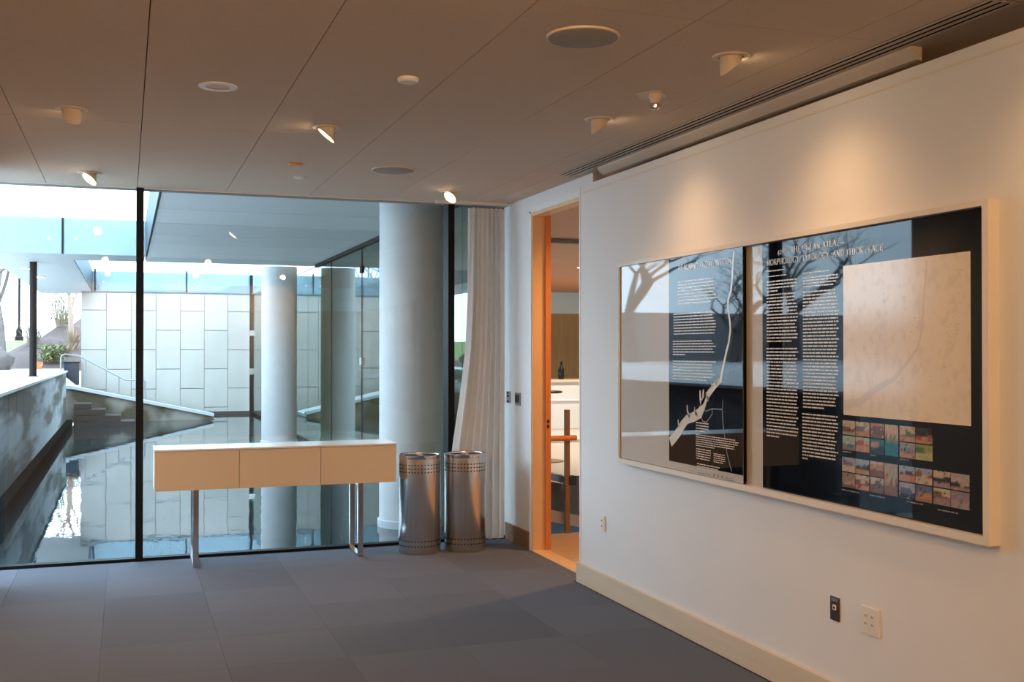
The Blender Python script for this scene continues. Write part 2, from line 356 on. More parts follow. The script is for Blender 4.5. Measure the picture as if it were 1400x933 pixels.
# glazed side wall of the lobby pavilion
sg = struct(box(DX, DX+.05, GY+.06, FY-.1, -.4, 0.0).build('window_2', 'dark'), 'reflective glazed side wall of the pavilion along the pool')
jt = [GY+.07, 9.98, 12.33, 14.68, 17.03, 19.38, 21.73, 24.08, 26.43, FY-.12]
for a, b in zip(jt, jt[1:]): box(DX+.01, DX+.022, a+.006, b-.006, 0, SZ-.002).build('glass_pane', 'side', sg)
for j in (14.68, 17.03): box(DX+.004, DX+.03, j-.008, j+.008, 0, SZ).build('joint_bar', 'black', sg)
for z in (1.45, 2.72): box(DX-.012, DX+.03, 14.62, 14.74, z-.05, z+.05).build('patch_fitting', 'black' if z > 2 else 'steel', sg)
box(DX-.02, DX+.03, GY+.11, 18.44, SZ-.05, SZ).build('top_rail', 'black', sg); box(DX-.01, DX+.03, 18.44, FY-.1, SZ-.03, SZ).build('top_rail', 'steel', sg)
ep = thing('black_post', (DX, FY-.25, WZ), 'slim black post with steel bracket at the end of the pavilion glass', 'post')
box(DX-.045, DX+.03, FY-.28, FY-.2, WZ, 3.55).build('shaft', 'black', ep); box(DX-.06, DX+.12, FY-.34, FY-.2, 1.98, 2.12).build('bracket', 'steel', ep); box(DX-.05, DX+.03, FY-.34, FY-.27, .98, 1.14).build('latch_plate', 'steel', ep)

for cx_, cy_, nm in ((2.555, 9.93, 'round concrete column close behind the glass beside the bins'), (2.55, 19.25, 'round concrete column rising from the pool under the far edge of the soffit')):
    t = thing('concrete_column', (cx_, cy_, WZ-.4), nm, 'column', 'columns standing in the pool')
    MB().lathe([(.305, 0), (.305, SZ-WZ+.4)], (cx_, cy_, WZ-.4), 56).build('shaft', 'concrete', t, smooth=True)
    MB().lathe([(.306, 0), (.322, .0), (.322, .465), (.306, .475)], (cx_, cy_, WZ-.4), 56).build('collar', 'concrete_base', t, smooth=True)

# terrace on the left with panelled retaining wall
struct(box(-30, X0-.05, -12, 9.2, -1, -.10).build('ground_court', 'path'), 'pale paved court outside the glazed side wall')
te = struct(box(-12, TX-.03, 9.2, 24.85, -1, TZ-.03).build('terrace', 'joint'), 'raised terrace beside the pool')
box(-12, TX+.03, 9.2, 24.88, TZ-.035, TZ).build('paving', 'terrace', te)
y = 9.2
while y < 24.8:
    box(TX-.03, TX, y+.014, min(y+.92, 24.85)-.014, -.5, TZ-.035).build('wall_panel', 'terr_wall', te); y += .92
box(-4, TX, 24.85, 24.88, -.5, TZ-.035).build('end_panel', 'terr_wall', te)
struct(box(TX-.02, TX+.12, 9.2, 25.2, -.6, .10).build('kerb_granite', 'kerb'), 'low black granite kerb at the foot of the terrace wall')
struct(box(-30, -1.42, 24.88, FY+.4, -1, TZ-.03).build('landing', 'terrace'), 'pale landing at the head of the ramp')

# ramp wall with sloping coping along the stone wall
rw = thing('ramp_wall', (-1.4, 26.6, WZ), 'sloping stone ramp wall with pale coping descending to the water', 'ramp')
prof = [(-2.0, .84), (-1.14, .78), (1.94, .10), (1.94, WZ), (-2.0, WZ)]
MB().prism([(a, 26.5, b) for a, b in prof], (0, .18, 0)).build('wall_face', 'ramp_wall', rw)
cp = [(-2.0, .85), (-1.14, .79), (1.98, .10), (1.98, .03), (-1.14, .72), (-2.0, .78)]
MB().prism([(a, 26.44, b) for a, b in cp], (0, .30, 0)).build('coping', 'coping', rw)
MB().prism([(-1.42, 26.7, 1.0), (-1.1, 26.7, .72), (1.95, 26.7, .02), (1.95, 26.7, WZ), (-1.42, 26.7, WZ)], (0, FY-27.1, 0)).build('ramp_slope', 'terrace', rw)
for k, (a, b, z, z0) in enumerate(((-1.07, -.72, .42, .30), (-1.07, -.42, .29, .17), (-1.07, -.10, .16, .04), (-1.07, .20, .03, WZ))):
    st = box(a, b, 25.6-.1*k, 26.43, z0, z).build('stone_step', 'dark_stone', origin=(a, 25.6, z0))
    tag(st, ('topmost dark wet stone step against the ramp wall', 'second dark wet stone step down from the top by the ramp wall', 'third dark wet stone step down from the top by the ramp wall', 'lowest dark wet stone step just above the pool water')[k], 'step', 'stone steps at the pool corner')
M['rail_steel'] = mat('handrail_steel', (.22,.23,.24), .45, metal=.6)
hr = thing('handrail', (-1.41, 27.3, TZ), 'thin steel handrail descending along the stone wall', 'handrail')
MB().tube([(-1.43, 27.3, .9), (-1.43, 27.3, 1.42), (-1.40, 27.3, 1.49), (-1.33, 27.3, 1.515), (-1.04, 27.3, 1.475), (.0, 27.3, .895), (.415, 27.3, .885), (.44, 27.3, .86), (.44, 27.3, .2)], .021, 10).build('rail', 'rail_steel', hr, smooth=True)
for x, z0, z1 in ((-.9, .5, 1.40), (-.15, .3, .97)): MB().tube([(x, 27.3, z0), (x, 27.3, z1)], .016, 8).build('post', 'rail_steel', hr)

# black steel column on the terrace, soffit lamps
bc = thing('steel_column', (-1.445, 19.44, TZ), 'slim black steel column on the terrace carrying the walkway', 'column')
MB().lathe([(.058, 0), (.058, SZ-TZ)], (-1.445, 19.44, TZ), 20).build('shaft', 'black', bc, smooth=True); MB().lathe([(.09, 0), (.09, .012)], (-1.445, 19.44, TZ), 20).build('base_plate', 'black', bc)
for (x, y_, nm) in ((-1.665, 20.83, 'oblong lamp in the walkway underside left of the black column'), (-1.60, 23.2, 'oblong lamp in the walkway underside behind the black column')):
    t = thing('soffit_light', (x, y_, SZ), nm, 'light', 'lamps in the walkway underside')
    MB().lathe([(.10, 0), (.10, -.02), (.085, -.02)], (x, y_, SZ), 20).build('trim_ring', 'steel', t); MB().lathe([(.084, -.012), (.084, -.022)], (x, y_, SZ), 20).build('lens', 'soffit_lamp', t)

# ------------------------------------------------------------------ landscape beyond
struct(box(-60, -1.45, FY+.4, 60, -1, TZ-.05).build('ground_path', 'path'), 'pale path beyond the terrace')
ms = MB(); nx, ny = 22, 22
def hill(x, y): return TZ-.10 + max(0, min(1, (y-30.3)/9.0))*(1.75+.25*math.sin(x*1.3)+.15*math.sin(y*2.1+x)) * max(0, min(1, (x+4.6-.16*(y-31))/1.6))
for j in range(ny+1):
    for i in range(nx+1):
        x = -6+i*11/nx; y = 30.1+j*12/ny; ms.v.append((x, y, hill(x, y)))
for j in range(ny):
    for i in range(nx): a = j*(nx+1)+i; ms.f.append((a, a+1, a+nx+2, a+nx+1))
struct(ms.build('ground_mulch', 'mulch', smooth=True), 'brown mulch slope at the end of the stone wall')
struct(MB().prism([(-40, 44, TZ-.1), (-40, 47, 2.0), (-40, 90, 2.2), (-40, 90, 0), (-40, 44, 0)], (80, 0, 0)).build('ground_lawn', 'lawn'), 'strip of green lawn in the distance')

def tree(name, label, base, h, r0, seed, spread=.55, depth=6, mk='bark', trunk=.32, lean=(0,0)):
    rr = random.Random(seed); mb = MB()
    def grow(p, d, L, r, lev):
        n = 3; pts = [p]; rads = [r]; q = p.copy(); dd = d.copy()
        for k in range(n):
            dd = (dd + Vector((rr.uniform(-1,1), rr.uniform(-1,1), rr.uniform(-.2,.5)))*.13).normalized(); q = q + dd*(L/n); pts.append(q.copy()); rads.append(r*(1-.3*(k+1)/n))
        mb.tube(pts, rads, 7 if lev < 2 else (5 if lev < 4 else 3), cap=lev == 0)
        if lev >= depth: return
        for k in range(rr.choice((2, 3, 3)) if lev else 4):
            a = rr.uniform(0, 2*math.pi); e = Vector((math.cos(a), math.sin(a), rr.uniform(-.1, .5)))
            nd = (dd*(1-spread*.6) + e*spread).normalized(); f = rr.uniform(.55, 1)
            grow(pts[-1] if k == 0 else pts[rr.choice((2, 3))], nd, L*rr.uniform(.62, .84), rads[-1]*(.80 if k == 0 else .60), lev+1)
    t = thing(name, base, label, 'tree')
    grow(Vector(base), Vector((lean[0], lean[1], 1)).normalized(), h*trunk, r0, 0)
    mb.build('branches', mk, t); return t
tree('bare_tree', 'tall bare tree rising beside the distant path', (-4.05, 41.5, 1.0), 10, .17, 3, spread=.62, trunk=.22)
tree('bare_tree', 'small bare reddish tree on the mulch slope by the stone wall', tuple((-1.55, 35.0, hill(-1.55, 35)-.1)), 4.6, .09, 11, spread=.45, depth=5, mk='bark_red')
tree('bare_tree', 'big spreading bare tree far beyond the terrace reflected in the display glass', (-13.6, 39.5, .95), 11, .36, 5, spread=.66, trunk=.20, depth=7)
tree('bare_tree', 'second big bare tree farther along the terrace reflected in the display glass', (-22.5, 41.5, .95), 12, .40, 9, spread=.66, trunk=.20, depth=7)
tree('bare_tree', 'third big bare tree reflected in the display glass', (-28, 34, .95), 12, .36, 21, spread=.66, trunk=.20, depth=7)
tree('bare_tree', 'bare tree between the two biggest trees in the display glass reflection', (-17.6, 38.4, .95), 10, .30, 31, spread=.66, trunk=.17, depth=7)
lp = thing('lamp_post', (-4.02, 47.2, 1.98), 'dark slender lamp post standing by the distant lawn', 'lamp post')
MB().lathe([(.17, 0), (.17, .16), (.12, .22), (.12, .46), (.07, .52), (.05, .6), (.045, 3.6)], (-4.02, 47.2, 1.98), 14).build('pole', 'black', lp, smooth=True); MB().lathe([(.10, 3.6), (.2, 3.7), (.22, 4.0), (.05, 4.2)], (-4.02, 47.2, 1.98), 14).build('lantern', 'black', lp)
struct(box(-60, -9, 43.3, 43.8, 1.0, 3.3).build('wall_building', mat('building_grey', (.20,.20,.21), .9, noise=.1, scale=1)), 'plain grey block standing in for a building far beyond the terrace')  # stand-in for a grey building, placed to screen the lawn from the poster reflection
rng = random.Random(4)
def shrub(name, label, c, r, h, mk, n, wdt=.012, leafy=False, group=None):
    t = thing(name, c, label, 'shrub', group); mb = MB()
    for k in range(n):
        a = rng.uniform(0, 6.283); q = rng.uniform(.1, 1)*r; tip = Vector((c[0]+q*math.cos(a), c[1]+q*math.sin(a), c[2]+h*rng.uniform(.55, 1))); b = Vector((c[0]+.2*q*math.cos(a), c[1]+.2*q*math.sin(a), c[2]))
        mb.tube([b, b.lerp(tip, .5)+Vector((0,0,.08*h)), tip], [wdt, wdt*.8, wdt*.3], 3, cap=False)
    mb.build('stems', 'twig' if leafy else mk, t)
    if leafy:
        lb = MB()
        for k in range(n*9):
            v = Vector((rng.gauss(0, .45), rng.gauss(0, .45), rng.uniform(.1, 1))); p = Vector((c[0]+v.x*r, c[1]+v.y*r, c[2]+v.z*h)); d = Vector((rng.uniform(-1,1), rng.uniform(-1,1), rng.uniform(-1,1)))*.06; e = d.cross(Vector((rng.uniform(-1,1), rng.uniform(-1,1), 1))).normalized()*.03
            lb.poly([p-d, p+e, p+d, p-e])
        lo = lb.build('leaves', mk, t); lo['kind'] = 'stuff'
    return t
def on_hill(x, y): return (x, y, hill(x, y)-.03)
shrub('dry_grass_clump', 'tan dry grass clump beside the black column on the mulch', on_hill(-2.55, 34.0), .45, .75, 'twig', 70)
shrub('dry_grass_clump', 'dry grass tuft on the crest of the mulch slope', on_hill(-1.9, 38.5), .5, .7, 'twig', 60)
shrub('dry_grass_clump', 'wispy grey grass clump in front of the small reddish tree', on_hill(-1.45, 33.6), .4, .7, 'twig', 70)
shrub('dry_grass_clump', 'pale dry grass clump beside the handrail end', on_hill(-1.60, 32.6), .36, .45, 'twig', 70)
shrub('leafy_shrub', 'low yellow green shrub on the mulch behind the terrace end', on_hill(-1.88, 31.4), .36, .5, 'green', 55, leafy=True)
shrub('leafy_shrub', 'small green sapling leaves above the mulch crest', on_hill(-2.0, 37.2), .5, 1.5, 'green', 30, leafy=True)
bm_ = bmesh.new(); bmesh.ops.create_icosphere(bm_, subdivisions=3, radius=1)
for v in bm_.verts: v.co *= 1+.13*math.sin(v.co.x*4+v.co.y*3)+.08*math.sin(v.co.z*7); v.co = Vector((v.co.x*.75, v.co.y*.9, v.co.z*.42))
me = bpy.data.meshes.new('boulder'); bm_.to_mesh(me); bm_.free(); me.materials.append(M['boulder'])
for p in me.polygons: p.use_smooth = True
bo = bpy.data.objects.new('boulder', me); C.objects.link(bo); bo.location = (-3.25, 28.5, 1.30); tag(bo, 'rounded brown boulder at the edge of the pale path', 'boulder')
kx = onZ(53, 500, TZ)
bk = thing('bucket', (-1.99, 28.6, TZ-.03), 'small orange bucket behind the black steel column', 'bucket')
MB().lathe([(.06, 0), (.085, .17), (.09, .17), (.09, .185), (.08, .185), (.06, .02)], (-1.99, 28.6, TZ-.03), 20).build('shell', 'orange_pl', bk, smooth=True); MB().tube([(-2.07, 28.6, 1.31), (-2.06, 28.56, 1.24), (-1.99, 28.51, 1.22), (-1.92, 28.56, 1.24), (-1.91, 28.6, 1.31)], .005, 6).build('handle', 'steel', bk)
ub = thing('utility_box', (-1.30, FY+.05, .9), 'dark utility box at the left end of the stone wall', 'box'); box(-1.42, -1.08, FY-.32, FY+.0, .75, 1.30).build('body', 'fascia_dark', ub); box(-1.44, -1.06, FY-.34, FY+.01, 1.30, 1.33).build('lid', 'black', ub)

# ------------------------------------------------------------------ console table
ct = thing('console_table', (1.09, 8.4, 0), 'long cream three-drawer console on chrome loop legs before the glass', 'table')
TXa, TXb, TY0, TY1, Tz0, Tz1 = .198, 1.990, 8.20, 8.60, .577, .866
box(TXa, TXb, TY0+.02, TY1, Tz0, Tz1).build('carcass', 'cream', ct); tp = box(TXa-.004, TXb+.004, TY0-.004, TY1+.004, Tz1, Tz1+.012).build('tabletop', 'top_white', ct)
tag(tp, 'glossy white top')
for a, b in zip((TXa, .796, 1.400), (.796, 1.400, TXb)): box(a+.002, b-.002, TY0, TY0+.019, Tz0, Tz1-.004).build('drawer_front', 'cream', ct)
for x in (.49, 1.715):
    o = MB()
    for ya in (8.245, 8.565): o.box(x-.02, x+.02, ya, ya+.025, 0, Tz0)
    o.box(x-.02, x+.02, 8.27, 8.565, 0, .022).box(x-.02, x+.02, 8.27, 8.565, Tz0-.022, Tz0); o.build('leg_frame', 'chrome', ct)

# ------------------------------------------------------------------ bins
def bin_(cx, cy, label):
    t = thing('waste_bin', (cx, cy, 0), label, 'bin', 'steel bins beside the curtain'); r, h = .166, .775
    MB().lathe([(r-.004, .0), (r, .006), (r, h-.004), (r-.004, h), (r-.012, h), (r-.012, h-.03)], (cx, cy, 0), 64).build('body', 'steel', t, smooth=True)
    hb = MB()
    for zz, n in ((.70, 40), (.672, 40), (.644, 40), (.105, 40), (.065, 40)):
        for k in range(n):
            a = 2*math.pi*k/n; d = Vector((math.cos(a), math.sin(a), 0)); s_ = Vector((-d.y, d.x, 0))*.0055; p = Vector((cx, cy, zz))+d*(r+.0012); u = Vector((0,0,.0055))
            hb.poly([p+s_*math.cos(q)+u*math.sin(q) for q in [i*math.pi/3 for i in range(6)]])
    hb.build('perforations', 'dark', t)['kind'] = 'stuff'
    lid = MB().lathe([(.02, h-.006), (r-.013, h-.006), (r-.013, h-.012), (.02, h-.012)], (cx, cy, 0), 48).build('lid', 'steel', t)
    for s in (-1, 1): MB().lathe([(.052, 0), (.058, .003), (.064, 0)], (cx+s*.075, cy-.01, h-.006), 24).build('opening_rim', 'chrome', lid); MB().lathe([(.051, 0), (.051, .0015)], (cx+s*.075, cy-.01, h-.006), 24).build('opening', 'dark', lid)
    MB().lathe([(r+.0015, h-.028), (r+.003, h-.02), (r+.003, h-.002), (r-.004, h+.002)], (cx, cy, 0), 64, cap=False).build('top_band', 'chrome', t, smooth=True)
bin_(2.205, 8.31, 'stainless steel perforated waste bin standing beside the console table'); bin_(2.575, 8.29, 'stainless steel perforated waste bin standing against the sheer curtain')

# ------------------------------------------------------------------ curtain
cu = thing('sheer_curtain', (2.78, 8.40, 0), 'pleated sheer white curtain gathered in the glazed corner', 'curtain')
cm = MB(); nu, nv = 120, 40
for j in range(nv+1):
    v = j/nv; z = .03+v*(CZ-.05-.03)
    tbl = [(0, 2.47), (.65, 2.515), (.9, 2.555), (1.25, 2.612), (1.6, 2.658), (2.05, 2.682), (2.9, 2.69)]
    xl = next(p[1]+(q[1]-p[1])*(z-p[0])/(q[0]-p[0]) for p, q in zip(tbl, tbl[1:]) if z <= q[0])
    xr = 2.985
    for i in range(nu+1):
        u = i/nu; ph = u*2*math.pi*7.5; amp = .030+.018*math.sin(u*9+1)
        cm.v.append((xl+(xr-xl)*u+.010*math.sin(ph*2+v*2), 8.535+amp*.8*math.sin(ph+.5*math.sin(v*3))-.02*(1-v), z))
for j in range(nv):
    for i in range(nu): a = j*(nu+1)+i; cm.f.append((a, a+1, a+nu+2, a+nu+1))
cm.build('fabric', 'curtain', cu, smooth=True); box(2.40, 3.03, 8.52, 8.55, CZ-.025, CZ).build('track', 'fixture_white', cu)

# ------------------------------------------------------------------ framed display on the right wall
GLX = 2.915
ds = thing('display_frame', (PX, 4.59, .9), 'long cream framed exhibition display with two navy posters', 'display')
yn, yf, zb, zt = 3.05, 6.13, .897, 2.146
fr = .030
box(2.91, PX, yn, yf, zt-.022, zt).build('top_rail', 'frame', ds); box(2.91, PX, yn, yf, zb, zb+.030).build('bottom_rail', 'frame', ds)
box(2.91, PX, yn, yn+fr, zb+.030, zt-.022).build('side_rail', 'frame', ds); tag(box(2.91, PX, yf-.022, yf, zb+.030, zt-.022).build('side_rail', 'frame_side', ds), 'end rail with warm light painted in as tan')  # warm light on the far end rail is put into its tan colour
box(2.945, PX-.001, yn+fr, yf-.022, zb+.030, zt-.022).build('backing_board', 'mount', ds)
P1 = thing('poster_panel', (2.93, 5.4, .93), 'glazed panel with navy poster of a winding cream river', 'poster', 'glazed posters in the long frame')
P2 = thing('poster_panel', (2.94, 3.8, .93), 'wide navy poster with pale map, text columns and small photographs', 'poster', 'glazed posters in the long frame')
x1, x2 = 2.918, 2.938      # front planes of the two panels
def S(x, y, xp): p = onX(x, y, xp); return p.y, p.z
A1 = 4.690; A2 = 6.105
box(x1, x1+.012, A1, A2, .930, 2.122).build('mount', 'mount', P1); box(x1+.012, 2.944, A1+.01, A1+.05, .94, 2.11).build('rear_batten', 'dark', P1)
box(x1-.0015, x1, A1+.001, 5.470, .972, 2.120).build('navy_sheet', 'navy', P1); box(x1+.0005, x1+.0125, A1-.004, A1, .930, 2.122).build('edge_strip', 'dark', P1)  # dark edge strip paints in the shadow along the proud panel's edge
box(x2, x2+.006, 3.081, 4.545, .929, 2.122).build('navy_sheet', 'navy', P2)
x1p, x2p = x1-.0015, x2
class Sheet:
    def __init__(s, xp, lift): s.xp = xp-lift; s.ref = xp; s.mb = MB()
    def pt(s, y, z): return (s.xp, y, z)
    def rect(s, ya, yb, z0, z1): s.mb.poly([s.pt(ya, z0), s.pt(yb, z0), s.pt(yb, z1), s.pt(ya, z1)])
    def strip(s, pts, pix=True):
        """pts: (px x, px y, px width) centre line traced on the sheet"""
        q = []
        for x, y, wd in pts:
            yy, zz = S(x, y, s.ref); sc = abs(S(x+1, y, s.ref)[0]-yy); sz = abs(S(x, y+1, s.ref)[1]-zz); q.append((yy, zz, wd*(sc+sz)*.5))
        for i in range(len(q)-1):
            def nrm(k):
                a = q[max(k-1, 0)]; b = q[min(k+1, len(q)-1)]; dy, dz = b[0]-a[0], b[1]-a[1]; l = math.hypot(dy, dz) or 1; return -dz/l, dy/l
            n0, n1 = nrm(i), nrm(i+1); a, b = q[i], q[i+1]
            s.mb.poly([s.pt(a[0]+n0[0]*a[2]/2, a[1]+n0[1]*a[2]/2), s.pt(a[0]-n0[0]*a[2]/2, a[1]-n0[1]*a[2]/2), s.pt(b[0]-n1[0]*b[2]/2, b[1]-n1[1]*b[2]/2), s.pt(b[0]+n1[0]*b[2]/2, b[1]+n1[1]*b[2]/2)])
    def block(s, xl, xr, yt, yb, n, last=1.0, rag=.10, hfac=.42):
        ya, zt_ = S(xl, yt, s.ref); _, zb_ = S(xl, yb, s.ref); yb_, _ = S(xr, yt, s.ref); W = ya-yb_
        for i in range(n):
            z = zt_+(zb_-zt_)*(i/(n-1) if n > 1 else 0); pitch = abs(zb_-zt_)/(n-1) if n > 1 else .011; hh = min(pitch*hfac, .0062)
            end = W*(last if i == n-1 else 1-rng.uniform(0, rag)); p = 0
            while p < end-.004:
                wl = min(rng.choice((.012, .02, .026, .034, .042)), end-p); s.rect(ya-p, ya-p-wl, z-hh/2, z+hh/2); p += wl+.0045
    def build(s, name, m, parent): return s.mb.build(name, m, parent)
# poster one: river, text
a = Sheet(x1p, .0006)
a.strip([(1003.6,343,2.2),(1002.3,358,2.6),(1001.2,380,2.8),(999.3,398,3),(995.6,410,3),(995.2,420,2.6),(998,440,2.8),(998.6,452,2.8),(996.5,468,2.6),(993,482,3),(989.8,497,3),(987,510,3.5),(985.4,520,5),(977,528,6),(970,537,6.5),(964.5,546,7),(961,556,8),(957,565,10),(948,570.5,9),(939,574,8),(933.5,581,8.5),(928.5,590,9),(922.5,598,9),(916.6,605,9)])
for b in ([(960,554,6),(957.6,545,3),(957.2,534,2.2)], [(960,552,4),(961.2,543,2.6),(961.8,533,2)], [(961,550,4),(964,543,2.4),(966,537,1.6)], [(943,571,3),(939.8,562,2),(939.6,554,1.6)], [(953,568,3),(949.5,562,2),(950,557,1.2)], [(929,586,3),(927.4,578,1.8),(927.2,574,1)], [(975,530,2.5),(972.5,525,1.4)], [(980,526,2.5),(977.5,521,1.4)], [(967,542,3),(968.2,549,1.6)], [(983,522,2),(982,517,1.2)]): a.strip(b)
a.build('river_print', 'ink', P1)
for b in ([(986,523,1.1),(991,523,1.2),(994,515,1.4),(997,507.5,1.3),(1004,504.5,1.2),(1013,500.8,1)], [(962.5,559,1),(965,563,1),(970,560.5,1),(974,559.3,1),(987,560,1.1)], [(958.5,570,.9),(961,576.5,1),(966,577.5,1),(970,572,1),(973.8,566,1),(974,560,1)], [(988.5,547,.7),(987.5,562,1.1),(989,585,1.1),(991.5,601,1.1),(994,620,1.1),(997,632,1.2),(1000.5,645,1.3)], [(1012.5,401,1.0),(1008.5,408,1.6)]):
    g = Sheet(x1p, .0004); g.strip(b); g.build('canal_print', 'grey_ink', P1)
for b in ((927,980,386,416,8,.85),(921,980,430,457,8,.95),(920,979,467,485,6,.3),(920,979,494,518,7,.8),(951.6,969,578,589,4,.7),(951.6,1010,594.5,609,6,.45),(952,972.5,613.5,626.5,5,.9),(975.8,992,620.5,631.5,5,.8),(953,985,634,640,3,.9)):
    tx = Sheet(x1p, .0008); tx.block(*b); tx.build('text_block', 'ink', P1)['kind'] = 'stuff'
for x in (976.5, 982, 987.5):
    ft = Sheet(x1, .0008); ft.strip([(x, 648+.21*(x-976), 2.4), (x, 652+.21*(x-976), 2.4)]); ft.build('footer_mark', 'grey_ink', P1)
ft = Sheet(x1, .0008); ft.strip([(992, 652, 1.2), (992, 656.5, 1.2)]); ft.build('footer_mark', 'grey_ink', P1)
for b in ((954, 972, 646.5, 646.5, 1), (993.5, 1005, 653.5, 656, 2)):
    ft = Sheet(x1, .0008); ft.block(*b); ft.build('text_block', 'grey_ink', P1)['kind'] = 'stuff'

# serif capitals drawn as strokes
def glyphs():
    T, H, sf = .135, .055, .05
    def V(x, y0=0, y1=1, serif=True, w=T):
        r = [((x, y0), (x, y1), w)]
        if serif: r += [((x-.13, y0+sf/2), (x+.13, y0+sf/2), sf), ((x-.13, y1-sf/2), (x+.13, y1-sf/2), sf)]
        return r
    def A_(cx, cy, rx, ry, a0, a1, n=14, th=T, tn=H):
        o = []; P = lambda a: (cx+rx*math.cos(R(a)), cy+ry*math.sin(R(a)))
        for i in range(n):
            b0 = a0+(a1-a0)*i/n; b1 = a0+(a1-a0)*(i+1)/n; m_ = R((b0+b1)/2); o.append((P(b0), P(b1), tn+(th-tn)*abs(math.cos(m_))))
        return o
    def Ln(*q, w=H): return [(q[i], q[i+1], w) for i in range(len(q)-1)]
    G = {}
    G['A'] = (.74, Ln((.08,.0),(.37,1)) + Ln((.37,1),(.66,.0), w=T) + Ln((.18,.34),(.56,.34)) + Ln((-.02,.025),(.2,.025), w=sf) + Ln((.54,.025),(.78,.025), w=sf))
    G['B'] = (.66, V(.15) + A_(.32,.755,.2,.22,-90,90) + A_(.32,.27,.25,.245,-90,90) + Ln((.15,.975),(.32,.975)) + Ln((.15,.53),(.33,.53)) + Ln((.15,.025),(.32,.025)))
    G['C'] = (.72, A_(.42,.5,.34,.48,48,312) + Ln((.66,.68),(.66,.97)) + Ln((.66,.05),(.66,.25)))
    G['D'] = (.80, V(.15) + A_(.32,.5,.38,.475,-90,90) + Ln((.15,.975),(.33,.975)) + Ln((.15,.025),(.33,.025)))
    G['E'] = (.64, V(.15) + Ln((.15,.972),(.56,.972),(.56,.8)) + Ln((.15,.52),(.44,.52)) + Ln((.44,.43),(.44,.61)) + Ln((.15,.028),(.58,.028),(.58,.22)))
    G['F'] = (.60, V(.15) + Ln((.15,.972),(.55,.972),(.55,.8)) + Ln((.15,.52),(.43,.52)) + Ln((.43,.43),(.43,.61)))
    G['G'] = (.80, A_(.42,.5,.34,.48,48,318) + Ln((.68,.70),(.68,.96)) + V(.68,.05,.42,False) + Ln((.52,.42),(.80,.42), w=sf))
    G['H'] = (.82, V(.15) + V(.67) + Ln((.15,.52),(.67,.52)))
    G['I'] = (.32, V(.16))
    G['K'] = (.76, V(.15) + Ln((.18,.42),(.60,.97)) + Ln((.33,.62),(.68,.0), w=T) + Ln((.48,.975),(.72,.975), w=sf) + Ln((.56,.025),(.80,.025), w=sf))
    G['L'] = (.62, V(.15) + Ln((.15,.028),(.57,.028),(.57,.24)))
    G['M'] = (.96, V(.13,w=H) + V(.83) + Ln((.15,1),(.47,.1), w=T) + Ln((.47,.1),(.80,1)))
    G['N'] = (.84, V(.14,w=H) + V(.70,w=H) + Ln((.12,1),(.70,0), w=T))
    G['O'] = (.84, A_(.42,.5,.35,.48,0,360,24))
    G['P'] = (.62, V(.15) + A_(.31,.72,.24,.255,-90,90) + Ln((.15,.975),(.32,.975)) + Ln((.15,.465),(.32,.465)))
    G['R'] = (.72, V(.15) + A_(.31,.73,.23,.245,-90,90) + Ln((.15,.975),(.32,.975)) + Ln((.15,.485),(.34,.485)) + Ln((.34,.49),(.68,.02), w=T) + Ln((.60,.025),(.78,.025), w=sf))
    G['S'] = (.56, A_(.28,.745,.19,.235,40,255,th=.11) + A_(.28,.255,.20,.235,-140,90,th=.11) + Ln((.46,.76),(.46,.97)) + Ln((.08,.03),(.08,.26)))
    G['T'] = (.66, V(.33) + Ln((.05,.78),(.05,.972),(.61,.972),(.61,.78)))
    G['U'] = (.80, V(.15,.32,1,False) + V(.67,.32,1,False,H) + A_(.41,.34,.26,.32,180,360) + Ln((.02,.975),(.28,.975), w=sf) + Ln((.55,.975),(.79,.975), w=sf))
    G['W'] = (1.04, Ln((.08,1),(.30,0), w=T) + Ln((.30,0),(.52,.9)) + Ln((.50,1),(.74,0), w=T) + Ln((.74,0),(.96,1)) + Ln((-.03,.975),(.2,.975), w=sf) + Ln((.86,.975),(1.06,.975), w=sf))
    G['Y'] = (.72, V(.36,0,.45,False) + Ln((.06,1),(.36,.42), w=T) + Ln((.66,1),(.36,.42)) + Ln((-.04,.975),(.2,.975), w=sf) + Ln((.54,.975),(.76,.975), w=sf) + Ln((.23,.025),(.49,.025), w=sf))
    G[','] = (.24, Ln((.12,.10),(.12,.0),(.07,-.16), w=.10)); G[':'] = (.24, Ln((.12,.02),(.12,.14), w=.12) + Ln((.12,.42),(.12,.54), w=.12))
    G['\u2014'] = (.96, Ln((.02,.36),(.94,.36), w=.06)); G[' '] = (.26, [])
    G['4'] = (.52, Ln((.36,-.22),(.36,.66), w=.11) + Ln((.36,.66),(.04,.06),(.50,.06)))
    G['2'] = (.46, A_(.22,.46,.16,.2,-30,170,th=.10) + Ln((.36,.36),(.05,.03)) + Ln((.05,.035),(.42,.035), w=.09))
    G['9'] = (.48, A_(.24,.42,.17,.24,0,360,th=.10) + Ln((.41,.42),(.34,.05),(.10,-.24), w=.08))
    G['1'] = (.34, V(.17,0,.66,True)); G['c'] = (.46, A_(.25,.33,.18,.32,50,310,th=.10))
    return G
GLY = glyphs()
def title(sheet, text, ystart, yend, zbase, cap):
    tot = sum(GLY[ch][0]+.06 for ch in text); sx = (ystart-yend)/tot; cur = 0
    for ch in text:
        wd, st = GLY[ch]
        for (p, q, tw) in st:
            P = Vector(((cur+p[0])*sx, p[1]*cap)); Q = Vector(((cur+q[0])*sx, q[1]*cap)); d = Q-P; l = d.length or 1e-6
            d = d/l; n = Vector((-d.y, d.x)); hw = tw*.5*(abs(n.x)*sx+abs(n.y)*cap)*1.2; e = d*hw*.25
            pts = [P-e+n*hw, P-e-n*hw, Q+e-n*hw, Q+e+n*hw]; sheet.mb.poly([sheet.pt(ystart-v.x, zbase+v.y) for v in pts])
        cur += wd+.06
